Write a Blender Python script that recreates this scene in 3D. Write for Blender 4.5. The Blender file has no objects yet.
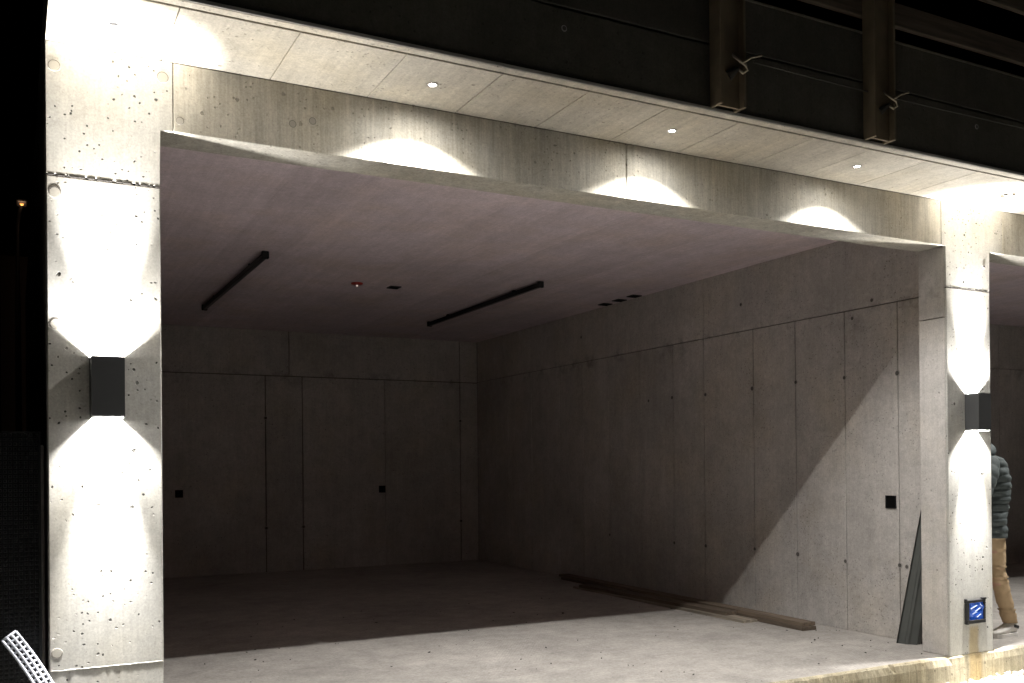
import bpy, bmesh, math, random
from mathutils import Vector, Matrix, noise

random.seed(7)
R = math.radians
scene = bpy.context.scene
COL = scene.collection

# ------------------------------------------------------------------ camera
cam_data = bpy.data.cameras.new('camera')
cam = bpy.data.objects.new('camera', cam_data)
COL.objects.link(cam)
scene.camera = cam
cam_data.sensor_width = 36.0
cam_data.lens = 951.73 / 1024 * 36.0
cam_data.shift_y = (463.27 - 341.5) / 1024
cam_data.clip_start = 0.05
cam_data.clip_end = 2000
right = Vector((0.88627717, -0.46306318, -0.00923475))
upv = Vector((0.0063232, -0.00783949, 0.99994928))
fwd = Vector((0.46311208, 0.88629061, 0.00401992))
m = Matrix((right, upv, -fwd)).transposed().to_4x4()
m.translation = Vector((-0.6037, -4.6398, 1.4))
cam.matrix_world = m

# ------------------------------------------------------------------ world: night
world = bpy.data.worlds.new('World')
scene.world = world
world.use_nodes = True
wn = world.node_tree.nodes
wl = world.node_tree.links
bg = wn['Background']
sky = wn.new('ShaderNodeTexSky')
sky.sky_type = 'NISHITA'
sky.sun_disc = False
sky.sun_elevation = R(-6)
sky.sun_rotation = R(200)
wl.new(sky.outputs[0], bg.inputs[0])
bg.inputs[1].default_value = 0.05

moon_d = bpy.data.lights.new('moon', 'SUN')
moon_d.energy = 0.002
moon_d.angle = R(0.5)
moon_d.color = (0.8, 0.87, 1.0)
moon = bpy.data.objects.new('moon', moon_d)
moon.rotation_euler = (R(40), 0, R(-20))
COL.objects.link(moon)

scene.view_settings.view_transform = 'Standard'
scene.view_settings.look = 'None'
scene.view_settings.gamma = 1
scene.view_settings.use_curve_mapping = False
scene.view_settings.exposure = 0.0

scene.render.engine = 'CYCLES'
cy = scene.cycles
cy.use_denoising = True
cy.max_bounces = 14
cy.diffuse_bounces = 12
cy.glossy_bounces = 3
cy.caustics_reflective = False
cy.caustics_refractive = False
cy.sample_clamp_indirect = 12
cy.blur_glossy = 1.0

DOWN_W = 275.0      # each soffit downlight: main cone
SPILL_W = 16.0       # each soffit downlight: wide spill from its lens
WASH_W = 130.0      # each half of a pillar lamp: wide part, cut off by the housing
BEAM_W = 1050.0      # each half of a pillar lamp: narrow beam
LAMP_COL = (1.0, 0.975, 0.93)

# ------------------------------------------------------------------ main dimensions (metres)
W, H, S = 5.379, 2.973, 3.298        # opening width, lintel underside, soffit/ceiling height
PL, PR = -0.474, 5.858               # outer edges of the two pillars
TH = 0.24                            # pillar / lintel thickness
XL, XR, YB = -0.248, 5.627, 8.395    # interior faces
X_END = 12.66                        # far end of the second bay
YB2 = 3.85
EDGE = -0.625                        # soffit edge

# ------------------------------------------------------------------ materials
def new_mat(name):
    mt = bpy.data.materials.new(name)
    mt.use_nodes = True
    return mt, mt.node_tree.nodes, mt.node_tree.links, mt.node_tree.nodes['Principled BSDF']

def plain(name, col, rough=0.5, metal=0.0, spec=0.5, var=0.12, scale=14.0, bump=0.0):
    mt, n, l, b = new_mat(name)
    geo = n.new('ShaderNodeNewGeometry')
    nz = n.new('ShaderNodeTexNoise'); nz.inputs['Scale'].default_value = scale
    nz.inputs['Detail'].default_value = 5
    l.new(geo.outputs['Position'], nz.inputs['Vector'])
    mr = n.new('ShaderNodeMapRange')
    mr.inputs[3].default_value = 1 - var; mr.inputs[4].default_value = 1 + var
    l.new(nz.outputs[0], mr.inputs[0])
    mx = n.new('ShaderNodeMix'); mx.data_type = 'RGBA'; mx.blend_type = 'MULTIPLY'
    mx.inputs[0].default_value = 1
    mx.inputs[6].default_value = (*col, 1)
    l.new(mr.outputs[0], mx.inputs[7])
    l.new(mx.outputs[2], b.inputs['Base Color'])
    b.inputs['Roughness'].default_value = rough
    b.inputs['Metallic'].default_value = metal
    b.inputs['Specular IOR Level'].default_value = spec
    if bump:
        bp = n.new('ShaderNodeBump'); bp.inputs['Strength'].default_value = bump
        bp.inputs['Distance'].default_value = 0.01
        l.new(nz.outputs[0], bp.inputs['Height'])
        l.new(bp.outputs[0], b.inputs['Normal'])
    return mt

def emitter(name, col, strength):
    mt, n, l, b = new_mat(name)
    b.inputs['Base Color'].default_value = (*col, 1)
    b.inputs['Emission Color'].default_value = (*col, 1)
    b.inputs['Emission Strength'].default_value = strength
    return mt

def concrete(name, col, holes=0.0, streak=0.15, blotch=0.2, streak_axis='z', rough=0.82, panel=0.08,
             stain=None, stain_box=None, bump=0.25, warm=0.0, seam=None, strips=None):
    """cast concrete: cloudy tone, grain, water streaks, blow holes, optional rusty stain"""
    mt, n, l, b = new_mat(name)
    geo = n.new('ShaderNodeNewGeometry')
    pos = geo.outputs['Position']
    def noise_tex(scale, detail, vec=pos, rough_=0.55):
        t = n.new('ShaderNodeTexNoise')
        t.inputs['Scale'].default_value = scale
        t.inputs['Detail'].default_value = detail
        t.inputs['Roughness'].default_value = rough_
        l.new(vec, t.inputs['Vector'])
        return t.outputs[0]
    def rng(sock, a, c, lo=0.3, hi=0.7, clamp=True):
        mr = n.new('ShaderNodeMapRange'); mr.clamp = clamp
        mr.inputs[1].default_value = lo; mr.inputs[2].default_value = hi
        mr.inputs[3].default_value = a; mr.inputs[4].default_value = c
        l.new(sock, mr.inputs[0])
        return mr.outputs[0]
    def mul(a, c):
        q = n.new('ShaderNodeMath'); q.operation = 'MULTIPLY'
        l.new(a, q.inputs[0])
        if isinstance(c, (int, float)): q.inputs[1].default_value = c
        else: l.new(c, q.inputs[1])
        return q.outputs[0]
    tone = rng(noise_tex(0.9, 4), 1 - blotch, 1 + blotch)
    tone = mul(tone, rng(noise_tex(5.5, 6, rough_=0.65), 1 - blotch * 0.7, 1 + blotch * 0.7))
    grain = noise_tex(95, 3, rough_=0.7)
    tone = mul(tone, rng(grain, 0.86, 1.14))
    tone = mul(tone, rng(noise_tex(26, 6, rough_=0.75), 0.88, 1.12))
    fleck = noise_tex(60, 2, rough_=0.5)
    tone = mul(tone, rng(fleck, 1, 0.72, 0.66, 0.74))
    if seam:
        sz_ = n.new('ShaderNodeSeparateXYZ'); l.new(pos, sz_.inputs[0])
        up_ = mul(rng(sz_.outputs[2], 0, 1, seam - 0.22, seam - 0.02), rng(sz_.outputs[2], 1, 0, seam + 0.01, seam + 0.10))
        tone = mul(tone, rng(mul(up_, rng(noise_tex(4.5, 7, rough_=0.7), 0, 1, 0.52, 0.68)), 1, 0.55, 0, 1))
    if streak:
        mp = n.new('ShaderNodeMapping')
        sc = {'z': (14, 14, 0.7), 'y': (9, 0.5, 9), 'x': (0.5, 9, 9)}[streak_axis]
        mp.inputs['Scale'].default_value = sc
        l.new(pos, mp.inputs['Vector'])
        st = noise_tex(1.0, 5, mp.outputs[0], 0.6)
        tone = mul(tone, rng(st, 1 - streak, 1 + streak))
        mp3 = n.new('ShaderNodeMapping')
        mp3.inputs['Scale'].default_value = tuple(c * 5 for c in sc)
        l.new(pos, mp3.inputs['Vector'])
        tone = mul(tone, rng(noise_tex(1.0, 4, mp3.outputs[0], 0.6), 1 - streak, 1 + streak))
    if panel:
        oi = n.new('ShaderNodeObjectInfo')
        tone = mul(tone, rng(oi.outputs['Random'], 1 - panel, 1 + panel, 0, 1))
    if strips:
        sp = n.new('ShaderNodeSeparateXYZ'); l.new(pos, sp.inputs[0])
        sn = n.new('ShaderNodeMath'); sn.operation = 'SNAP'; l.new(sp.outputs[0], sn.inputs[0]); sn.inputs[1].default_value = strips
        wnz = n.new('ShaderNodeTexWhiteNoise'); wnz.noise_dimensions = '1D'; l.new(sn.outputs[0], wnz.inputs['W'])
        tone = mul(tone, rng(wnz.outputs[0], 0.93, 1.05, 0, 1))
    height = grain
    hole_mask = None
    if holes:
        for sc_, thr, rad in ((13.0, 0.42, 0.13), (34.0, 0.42, 0.19)):
            vo = n.new('ShaderNodeTexVoronoi'); vo.inputs['Scale'].default_value = sc_
            wv = n.new('ShaderNodeTexNoise'); wv.inputs['Scale'].default_value = 30
            l.new(pos, wv.inputs['Vector'])
            ad = n.new('ShaderNodeVectorMath'); ad.operation = 'MULTIPLY_ADD'
            l.new(wv.outputs['Color'], ad.inputs[0]); ad.inputs[1].default_value = (0.02,) * 3
            l.new(pos, ad.inputs[2])
            l.new(ad.outputs[0], vo.inputs['Vector'])
            near = rng(vo.outputs['Distance'], 1, 0, rad * 0.7, rad)
            sepc = n.new('ShaderNodeSeparateColor'); l.new(vo.outputs['Color'], sepc.inputs[0])
            pick = rng(sepc.outputs[0], 0, 1, thr, thr + 0.02)
            mk = mul(mul(near, pick), rng(noise_tex(2.6, 4), 0, 1, 0.46, 0.52))
            if hole_mask is None: hole_mask = mk
            else:
                mxm = n.new('ShaderNodeMath'); mxm.operation = 'MAXIMUM'
                l.new(hole_mask, mxm.inputs[0]); l.new(mk, mxm.inputs[1]); hole_mask = mxm.outputs[0]
        inv = rng(hole_mask, 1, 1 - holes, 0, 1)
        tone = mul(tone, inv)
    base = n.new('ShaderNodeMix'); base.data_type = 'RGBA'; base.blend_type = 'MULTIPLY'
    base.inputs[0].default_value = 1
    base.inputs[6].default_value = (*col, 1)
    l.new(tone, base.inputs[7])
    out = base.outputs[2]
    # slow drift of hue between grey and ochre
    hue = n.new('ShaderNodeMix'); hue.data_type = 'RGBA'; hue.blend_type = 'MULTIPLY'
    l.new(mul(rng(noise_tex(1.7, 5), 0, 1, 0.45, 0.75), 0.55 + warm), hue.inputs[0])
    l.new(out, hue.inputs[6]); hue.inputs[7].default_value = (1.0, 0.93, 0.78, 1)
    out = hue.outputs[2]
    if stain_box:
        sx = n.new('ShaderNodeSeparateXYZ'); l.new(pos, sx.inputs[0])
        wob = noise_tex(7, 4)
        def addn(s, w, k):
            q = n.new('ShaderNodeMath'); q.operation = 'MULTIPLY_ADD'
            l.new(w, q.inputs[0]); q.inputs[1].default_value = k; l.new(s, q.inputs[2])
            return q.outputs[0]
        x = addn(sx.outputs[0], wob, 0.05); z = addn(sx.outputs[2], wob, 0.06)
        x0, x1, z0, z1 = stain_box
        mask = mul(mul(rng(x, 0, 1, x0, x0 + 0.03), rng(x, 1, 0, x1 - 0.03, x1)),
                   mul(rng(z, 0, 1, z0, z0 + 0.02), rng(z, 1, 0, z1 - 0.05, z1)))
        sm = n.new('ShaderNodeMix'); sm.data_type = 'RGBA'; sm.blend_type = 'MULTIPLY'
        l.new(mul(mask, 0.9), sm.inputs[0]); l.new(out, sm.inputs[6])
        sm.inputs[7].default_value = (*stain, 1)
        out = sm.outputs[2]
    l.new(out, b.inputs['Base Color'])
    b.inputs['Roughness'].default_value = rough
    b.inputs['Specular IOR Level'].default_value = 0.25
    bp = n.new('ShaderNodeBump'); bp.inputs['Strength'].default_value = bump
    bp.inputs['Distance'].default_value = 0.004
    l.new(height, bp.inputs['Height'])
    last = bp.outputs[0]
    if hole_mask is not None:
        bp2 = n.new('ShaderNodeBump'); bp2.inputs['Strength'].default_value = 0.9
        bp2.inputs['Distance'].default_value = 0.006; bp2.invert = True
        l.new(hole_mask, bp2.inputs['Height']); l.new(last, bp2.inputs['Normal'])
        last = bp2.outputs[0]
    l.new(last, b.inputs['Normal'])
    return mt

def floor_material():
    mt, n, l, b = new_mat('broomed_concrete')
    geo = n.new('ShaderNodeNewGeometry'); pos = geo.outputs['Position']
    def nt(scale, detail, vec=pos, r_=0.6):
        t = n.new('ShaderNodeTexNoise'); t.inputs['Scale'].default_value = scale
        t.inputs['Detail'].default_value = detail; t.inputs['Roughness'].default_value = r_
        l.new(vec, t.inputs['Vector']); return t.outputs[0]
    def rng(s, a, c, lo=0.3, hi=0.7):
        q = n.new('ShaderNodeMapRange'); q.inputs[1].default_value = lo; q.inputs[2].default_value = hi
        q.inputs[3].default_value = a; q.inputs[4].default_value = c; l.new(s, q.inputs[0]); return q.outputs[0]
    def mul(a, c):
        q = n.new('ShaderNodeMath'); q.operation = 'MULTIPLY'; l.new(a, q.inputs[0]); l.new(c, q.inputs[1]); return q.outputs[0]
    mp = n.new('ShaderNodeMapping'); mp.inputs['Rotation'].default_value = (0, 0, R(8)); mp.inputs['Scale'].default_value = (3, 22, 1)
    l.new(pos, mp.inputs['Vector'])
    t = mul(mul(rng(nt(0.9, 6), 0.78, 1.16), rng(nt(6, 6), 0.84, 1.14)), mul(mul(rng(nt(38, 5, r_=0.8), 0.74, 1.26), rng(nt(17, 2), 1.0, 0.74, 0.67, 0.73)), rng(nt(1, 6, mp.outputs[0]), 0.95, 1.05)))
    mx = n.new('ShaderNodeMix'); mx.data_type = 'RGBA'; mx.blend_type = 'MULTIPLY'; mx.inputs[0].default_value = 1
    mx.inputs[6].default_value = (0.385, 0.36, 0.335, 1); l.new(t, mx.inputs[7])
    l.new(mx.outputs[2], b.inputs['Base Color'])
    b.inputs['Roughness'].default_value = 0.78; b.inputs['Specular IOR Level'].default_value = 0.25
    wv = n.new('ShaderNodeTexWave'); wv.inputs['Scale'].default_value = 16; wv.inputs['Distortion'].default_value = 2.0
    wv.inputs['Detail'].default_value = 3
    mp2 = n.new('ShaderNodeMapping'); mp2.inputs['Rotation'].default_value = (0, 0, R(35)); l.new(pos, mp2.inputs['Vector'])
    l.new(mp2.outputs[0], wv.inputs['Vector'])
    b1 = n.new('ShaderNodeBump'); b1.inputs['Strength'].default_value = 0.12; b1.inputs['Distance'].default_value = 0.004
    l.new(wv.outputs[1], b1.inputs['Height'])
    b2 = n.new('ShaderNodeBump'); b2.inputs['Strength'].default_value = 0.35; b2.inputs['Distance'].default_value = 0.006
    l.new(nt(60, 4), b2.inputs['Height']); l.new(b1.outputs[0], b2.inputs['Normal'])
    l.new(b2.outputs[0], b.inputs['Normal'])
    return mt

def wood(name, col):
    mt, n, l, b = new_mat(name)
    tc = n.new('ShaderNodeTexCoord')
    mp = n.new('ShaderNodeMapping'); mp.inputs['Scale'].default_value = (14, 0.9, 14)
    l.new(tc.outputs['Object'], mp.inputs['Vector'])
    nz = n.new('ShaderNodeTexNoise'); nz.inputs['Scale'].default_value = 2.5; nz.inputs['Detail'].default_value = 7
    l.new(mp.outputs[0], nz.inputs['Vector'])
    oi = n.new('ShaderNodeObjectInfo')
    cr = n.new('ShaderNodeValToRGB')
    cr.color_ramp.elements[0].color = (*[c * 0.55 for c in col], 1); cr.color_ramp.elements[0].position = 0.3
    cr.color_ramp.elements[1].color = (*[c * 1.3 for c in col], 1); cr.color_ramp.elements[1].position = 0.7
    l.new(nz.outputs[0], cr.inputs[0])
    mr = n.new('ShaderNodeMapRange'); mr.inputs[3].default_value = 0.75; mr.inputs[4].default_value = 1.2
    l.new(oi.outputs['Random'], mr.inputs[0])
    mx = n.new('ShaderNodeMix'); mx.data_type = 'RGBA'; mx.blend_type = 'MULTIPLY'; mx.inputs[0].default_value = 1
    l.new(cr.outputs[0], mx.inputs[6]); l.new(mr.outputs[0], mx.inputs[7])
    l.new(mx.outputs[2], b.inputs['Base Color']); b.inputs['Roughness'].default_value = 0.8
    bp = n.new('ShaderNodeBump'); bp.inputs['Strength'].default_value = 0.4; bp.inputs['Distance'].default_value = 0.004
    l.new(nz.outputs[0], bp.inputs['Height']); l.new(bp.outputs[0], b.inputs['Normal'])
    return mt

M = {}
M['pillar'] = concrete('pillar_concrete', (0.41, 0.40, 0.375), holes=0.85, streak=0.06, blotch=0.12, panel=0.03, bump=0.07,
                       stain=(0.82, 0.68, 0.44), stain_box=(5.60, 5.73, -0.1, 0.26))
M['lintel'] = concrete('lintel_concrete', (0.42, 0.40, 0.355), holes=0.35, streak=0.14, blotch=0.12, warm=0.1)
M['wall'] = concrete('wall_concrete', (0.445, 0.42, 0.40), holes=0.4, streak=0.05, blotch=0.15, seam=2.69, panel=0.06)
M['soffit'] = concrete('soffit_concrete', (0.52, 0.485, 0.425), holes=0.3, streak=0.08, blotch=0.12, streak_axis='y', panel=0.06)
M['ceiling'] = concrete('ceiling_concrete', (0.64, 0.55, 0.595), streak=0.06, blotch=0.10, streak_axis='y', panel=0.0, strips=0.5)  # mauve tint puts the LED colour cast into the base colour
M['joint'] = concrete('joint_mortar', (0.13, 0.12, 0.105), streak=0.1, panel=0)
M['parapet'] = concrete('parapet_dark', (0.085, 0.08, 0.066), holes=0.3, streak=0.05, blotch=0.2, panel=0.1)  # near-black tone for the parapet panels and coping
M['step'] = concrete('step_concrete', (0.40, 0.355, 0.26), holes=0.4, streak=0.22, blotch=0.22, panel=0,
                     stain=(0.93, 0.8, 0.58), stain_box=(5.58, 5.75, -0.3, 0.1), warm=0.3)
M['floor'] = floor_material()
M['edge_metal'] = plain('galvanised_edge', (0.5, 0.49, 0.46), 0.5, 0.3)
M['anthracite'] = plain('anthracite_paint', (0.055, 0.056, 0.058), 0.45, 0.0, 0.4, 0.06)
M['reflector'] = plain('lamp_reflector', (0.86, 0.86, 0.86), 0.5, 0.0)
M['black'] = plain('black_plastic', (0.008, 0.008, 0.009), 0.5, spec=0.3)
M['void'] = plain('black_inside', (0.003, 0.003, 0.003), 0.9, spec=0.1)
M['frame'] = plain('black_frame_plastic', (0.02, 0.02, 0.022), 0.4)
M['alu'] = plain('brushed_trim', (0.55, 0.54, 0.52), 0.4, 0.6)
M['steel'] = plain('brown_steel', (0.19, 0.148, 0.095), 0.65, 0.15, var=0.4, scale=9, bump=0.2)
M['wire'] = plain('tie_wire', (0.42, 0.36, 0.27), 0.5, 0.5)
M['cable'] = plain('dull_cable', (0.06, 0.055, 0.045), 0.6, 0.3)
M['board'] = wood('shuttering_board', (0.11, 0.085, 0.062))
M['plank'] = wood('weathered_plank', (0.15, 0.114, 0.083))
M['plank_grey'] = wood('grey_weathered_plank', (0.26, 0.225, 0.18))
M['sheet'] = plain('grey_green_sheet_metal', (0.085, 0.09, 0.085), 0.5, 0.2, var=0.3, scale=7)
M['lens'] = emitter('lit_lens', (1.0, 0.97, 0.9), 60)
M['membrane'] = plain('black_dimple_plastic', (0.014, 0.015, 0.016), 0.38)
M['mesh_white'] = plain('white_plastic_mesh', (0.60, 0.62, 0.70), 0.5)
M['blue'] = plain('blue_film', (0.02, 0.10, 0.55), 0.2, spec=0.7, var=0.6, scale=26, bump=0.9)
M['blue_print'] = plain('pale_blue_print', (0.45, 0.6, 0.85), 0.4)
M['tape'] = plain('black_tape', (0.012, 0.012, 0.013), 0.3)
M['ring'] = plain('tie_plug', (0.36, 0.34, 0.32), 0.85)
M['dark_hole'] = plain('tie_hole_dark', (0.09, 0.082, 0.075), 0.9)
M['plug'] = plain('plug_mortar', (0.35, 0.33, 0.29), 0.85)
M['gravel'] = plain('limestone_gravel', (0.62, 0.61, 0.58), 0.85, var=0.35, scale=30)
M['ground'] = plain('compacted_ground', (0.58, 0.565, 0.53), 0.9, var=0.3, scale=5, bump=0.6)
M['earth'] = plain('dark_earth', (0.06, 0.05, 0.04), 0.95, var=0.4, scale=3)
M['render'] = plain('far_render', (0.33, 0.27, 0.22), 0.9, var=0.25, scale=0.6)
M['far_glass'] = plain('far_glass', (0.02, 0.022, 0.028), 0.1)
M['far_roof'] = plain('far_roof', (0.05, 0.045, 0.045), 0.8)
M['orange_lamp'] = emitter('orange_lamp', (1.0, 0.45, 0.12), 0.7)
M['led'] = emitter('small_led', (1.0, 0.8, 0.75), 0.35)
M['red'] = plain('red_plastic', (0.35, 0.03, 0.02), 0.4)
M['jacket'] = plain('grey_green_nylon', (0.066, 0.08, 0.082), 0.72, spec=0.3, var=0.25, scale=40, bump=0.3)
M['trouser'] = plain('tan_cotton', (0.44, 0.315, 0.19), 0.85, var=0.16, scale=25, bump=0.5)
M['skin'] = plain('skin', (0.42, 0.24, 0.17), 0.55, var=0.06)
M['hair'] = plain('dark_hair', (0.03, 0.022, 0.016), 0.6, var=0.4, scale=90, bump=0.8)
M['shoe'] = plain('white_shoe', (0.78, 0.75, 0.71), 0.55)
M['sole'] = plain('white_sole', (0.82, 0.80, 0.77), 0.6)
M['shoe_dark'] = plain('shoe_dark_patch', (0.03, 0.03, 0.035), 0.6)

# ------------------------------------------------------------------ helpers
def link_mesh(name, bm, mat, parent=None, smooth=False, loc=None, rot=None):
    me = bpy.data.meshes.new(name)
    bmesh.ops.recalc_face_normals(bm, faces=bm.faces)
    bm.to_mesh(me); bm.free()
    for mm in (mat if isinstance(mat, (list, tuple)) else [mat]):
        me.materials.append(M[mm])
    if smooth:
        me.polygons.foreach_set('use_smooth', [True] * len(me.polygons))
    o = bpy.data.objects.new(name, me)
    COL.objects.link(o)
    if parent is not None: o.parent = parent
    if loc is not None: o.location = loc
    if rot is not None: o.rotation_euler = rot
    return o

def tag(o, label=None, cat=None, group=None, kind=None):
    if label: o['label'] = label
    if cat: o['category'] = cat
    if group: o['group'] = group
    if kind: o['kind'] = kind
    return o

def empty(name, loc, label, cat, group=None, rot=None):
    o = bpy.data.objects.new(name, None)
    o.empty_display_size = 0.1
    COL.objects.link(o)
    o.location = loc
    if rot is not None: o.rotation_euler = rot
    return tag(o, label, cat, group)

def add_box(bm, a, b, mi=0, mat=None):
    c = [(a[i] + b[i]) / 2 for i in range(3)]
    s = [abs(b[i] - a[i]) for i in range(3)]
    mtx = Matrix.Translation(c) @ Matrix.Diagonal((*s, 1))
    if mat is not None: mtx = mat @ mtx
    r = bmesh.ops.create_cube(bm, size=1, matrix=mtx)
    fs = set()
    for v in r['verts']:
        for f in v.link_faces: fs.add(f)
    for f in fs: f.material_index = mi
    return list(fs)

def bevel(bm, w, seg=1):
    bmesh.ops.bevel(bm, geom=list(bm.edges), offset=w, segments=seg, affect='EDGES', profile=0.5, clamp_overlap=True)

def box(name, a, b, mat, parent=None, bev=0.0, label=None):
    bm = bmesh.new()
    add_box(bm, a, b)
    if bev: bevel(bm, bev)
    o = link_mesh(name, bm, mat, parent)
    if label: o['label'] = label
    return o

def add_cyl(bm, p0, p1, r0, r1=None, seg=12, mi=0, cap=True):
    p0, p1 = Vector(p0), Vector(p1)
    r1 = r0 if r1 is None else r1
    d = p1 - p0
    q = d.to_track_quat('Z', 'Y').to_matrix().to_4x4()
    mtx = Matrix.Translation((p0 + p1) / 2) @ q
    n0 = len(bm.faces)
    bmesh.ops.create_cone(bm, cap_ends=cap, cap_tris=False, segments=seg, radius1=r0, radius2=r1, depth=d.length, matrix=mtx)
    bm.faces.ensure_lookup_table()
    for f in bm.faces[n0:]: f.material_index = mi

def add_lathe(bm, prof, seg=24, mtx=Matrix.Identity(4), mi=0):
    rings = []
    for r, z in prof:
        rings.append([bm.verts.new(mtx @ Vector((r * math.cos(2 * math.pi * k / seg), r * math.sin(2 * math.pi * k / seg), z))) for k in range(seg)])
    for i in range(len(rings) - 1):
        for k in range(seg):
            f = bm.faces.new((rings[i][k], rings[i][(k + 1) % seg], rings[i + 1][(k + 1) % seg], rings[i + 1][k]))
            f.material_index = mi
    return rings

def tube_path(bm, pts, r, seg=8, mi=0):
    pts = [Vector(p) for p in pts]
    rings = []
    up = Vector((0, 0, 1))
    for i, p in enumerate(pts):
        t = (pts[min(i + 1, len(pts) - 1)] - pts[max(i - 1, 0)]).normalized()
        u = up - t * up.dot(t)
        if u.length < 0.05: u = Vector((1, 0, 0)) - t * t.x
        u.normalize(); v = t.cross(u)
        rr = r[i] if isinstance(r, (list, tuple)) else r
        rings.append([bm.verts.new(p + (u * math.cos(2 * math.pi * k / seg) + v * math.sin(2 * math.pi * k / seg)) * rr) for k in range(seg)])
    for i in range(len(rings) - 1):
        for k in range(seg):
            f = bm.faces.new((rings[i][k], rings[i][(k + 1) % seg], rings[i + 1][(k + 1) % seg], rings[i + 1][k]))
            f.material_index = mi
    for rg in (rings[0], rings[-1]):
        try: bm.faces.new(rg).material_index = mi
        except ValueError: pass

def loft(bm, rings_pts, mi=0):
    rings = [[bm.verts.new(p) for p in rp] for rp in rings_pts]
    k_ = len(rings[0])
    for i in range(len(rings) - 1):
        for k in range(k_):
            bm.faces.new((rings[i][k], rings[i][(k + 1) % k_], rings[i + 1][(k + 1) % k_], rings[i + 1][k])).material_index = mi
    for rg in (rings[0], rings[-1]):
        bm.faces.new(rg).material_index = mi

GAP = 0.006
def panels(parent, mat, axis, face, depth, us, vs, gap=GAP, bev=0.0025, name='panel'):
    """grid of facing panels. axis: normal axis; face: coordinate of visible face; depth: signed thickness (away from face);
    us / vs: cut lines along the two other axes (in xyz order)"""
    out = []
    oth = [i for i in range(3) if i != axis]
    for i in range(len(us) - 1):
        for j in range(len(vs) - 1):
            a = [0, 0, 0]; b = [0, 0, 0]
            a[axis] = face; b[axis] = face + depth
            a[oth[0]], b[oth[0]] = us[i] + (gap / 2 if i else 0), us[i + 1] - (gap / 2 if i < len(us) - 2 else 0)
            a[oth[1]], b[oth[1]] = vs[j] + (gap / 2 if j else 0), vs[j + 1] - (gap / 2 if j < len(vs) - 2 else 0)
            lo = [min(a[k], b[k]) for k in range(3)]; hi = [max(a[k], b[k]) for k in range(3)]
            out.append(box(name, lo, hi, mat, parent, bev))
    return out

tie_mesh = None
plug_mesh = None
def tie_plug(parent, loc, normal, s=1.0):
    """tie hole closed flush with a mortar plug: a thin dark outline round a pale disc"""
    global plug_mesh
    if plug_mesh is None:
        bm = bmesh.new()
        rg = add_lathe(bm, [(0.031, -0.0005), (0.0295, 0.0007), (0.0285, 0.0003), (0.0265, 0.0003), (0.025, 0.0007), (0.004, 0.0008)], seg=18)
        bm.faces.new(rg[-1])
        for f in bm.faces:
            c = f.calc_center_median(); r_ = (c.x ** 2 + c.y ** 2) ** 0.5
            if 0.0265 < r_ < 0.0286: f.material_index = 1
        o = link_mesh('tie_plug', bm, ['plug', 'dark_hole'], parent)
        plug_mesh = o.data
    else:
        o = bpy.data.objects.new('tie_plug', plug_mesh); COL.objects.link(o); o.parent = parent
    o.location = loc
    o.rotation_mode = 'QUATERNION'
    o.rotation_quaternion = Vector(normal).to_track_quat('Z', 'Y')
    o.scale = (s, s, s)
    return o
def tie_hole(parent, loc, normal, s=1.0):
    """round plugged tie hole: raised mortar rim round a dished dark middle"""
    global tie_mesh
    if tie_mesh is None:
        bm = bmesh.new()
        rg = add_lathe(bm, [(0.030, -0.001), (0.027, 0.003), (0.021, 0.003), (0.017, 0.0008), (0.004, 0.0005)], seg=12)
        f = bm.faces.new(rg[-1]); 
        bm.faces.ensure_lookup_table()
        for f in bm.faces:
            c = f.calc_center_median()
            if (c.x ** 2 + c.y ** 2) ** 0.5 < 0.0195: f.material_index = 1
        o = link_mesh('tie_hole', bm, ['ring', 'dark_hole'], parent)
        tie_mesh = o.data
    else:
        o = bpy.data.objects.new('tie_hole', tie_mesh); COL.objects.link(o); o.parent = parent
    o.location = loc
    o.rotation_mode = 'QUATERNION'
    o.rotation_quaternion = Vector(normal).to_track_quat('Z', 'Y')
    o.scale = (s, s, s)
    return o

# ------------------------------------------------------------------ ground
bm = bmesh.new()
nx, ny = 60, 30
# near ground: a gently uneven apron in front of the garage, inside one big sheet
xs = [-400, -60, -12] + [-6 + 0.5 * i for i in range(45)] + [24, 80, 400]
ys = [-400, -60, -14] + [-8 + 0.5 * i for i in range(16)] + [-0.06, 9, 20, 60, 400]
vv = {}
for i, x in enumerate(xs):
    for j, y in enumerate(ys):
        z = -0.22
        if -8 < y < -0.5 and -7 < x < 17: z += 0.02 * noise.noise((x * 0.8, y * 0.8, 0))
        vv[i, j] = bm.verts.new((x, y, z))
for i in range(len(xs) - 1):
    for j in range(len(ys) - 1):
        bm.faces.new((vv[i, j], vv[i + 1, j], vv[i + 1, j + 1], vv[i, j + 1]))
g = link_mesh('ground', bm, 'ground'); tag(g, 'pale compacted ground in front of the concrete garage', kind='structure')

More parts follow.
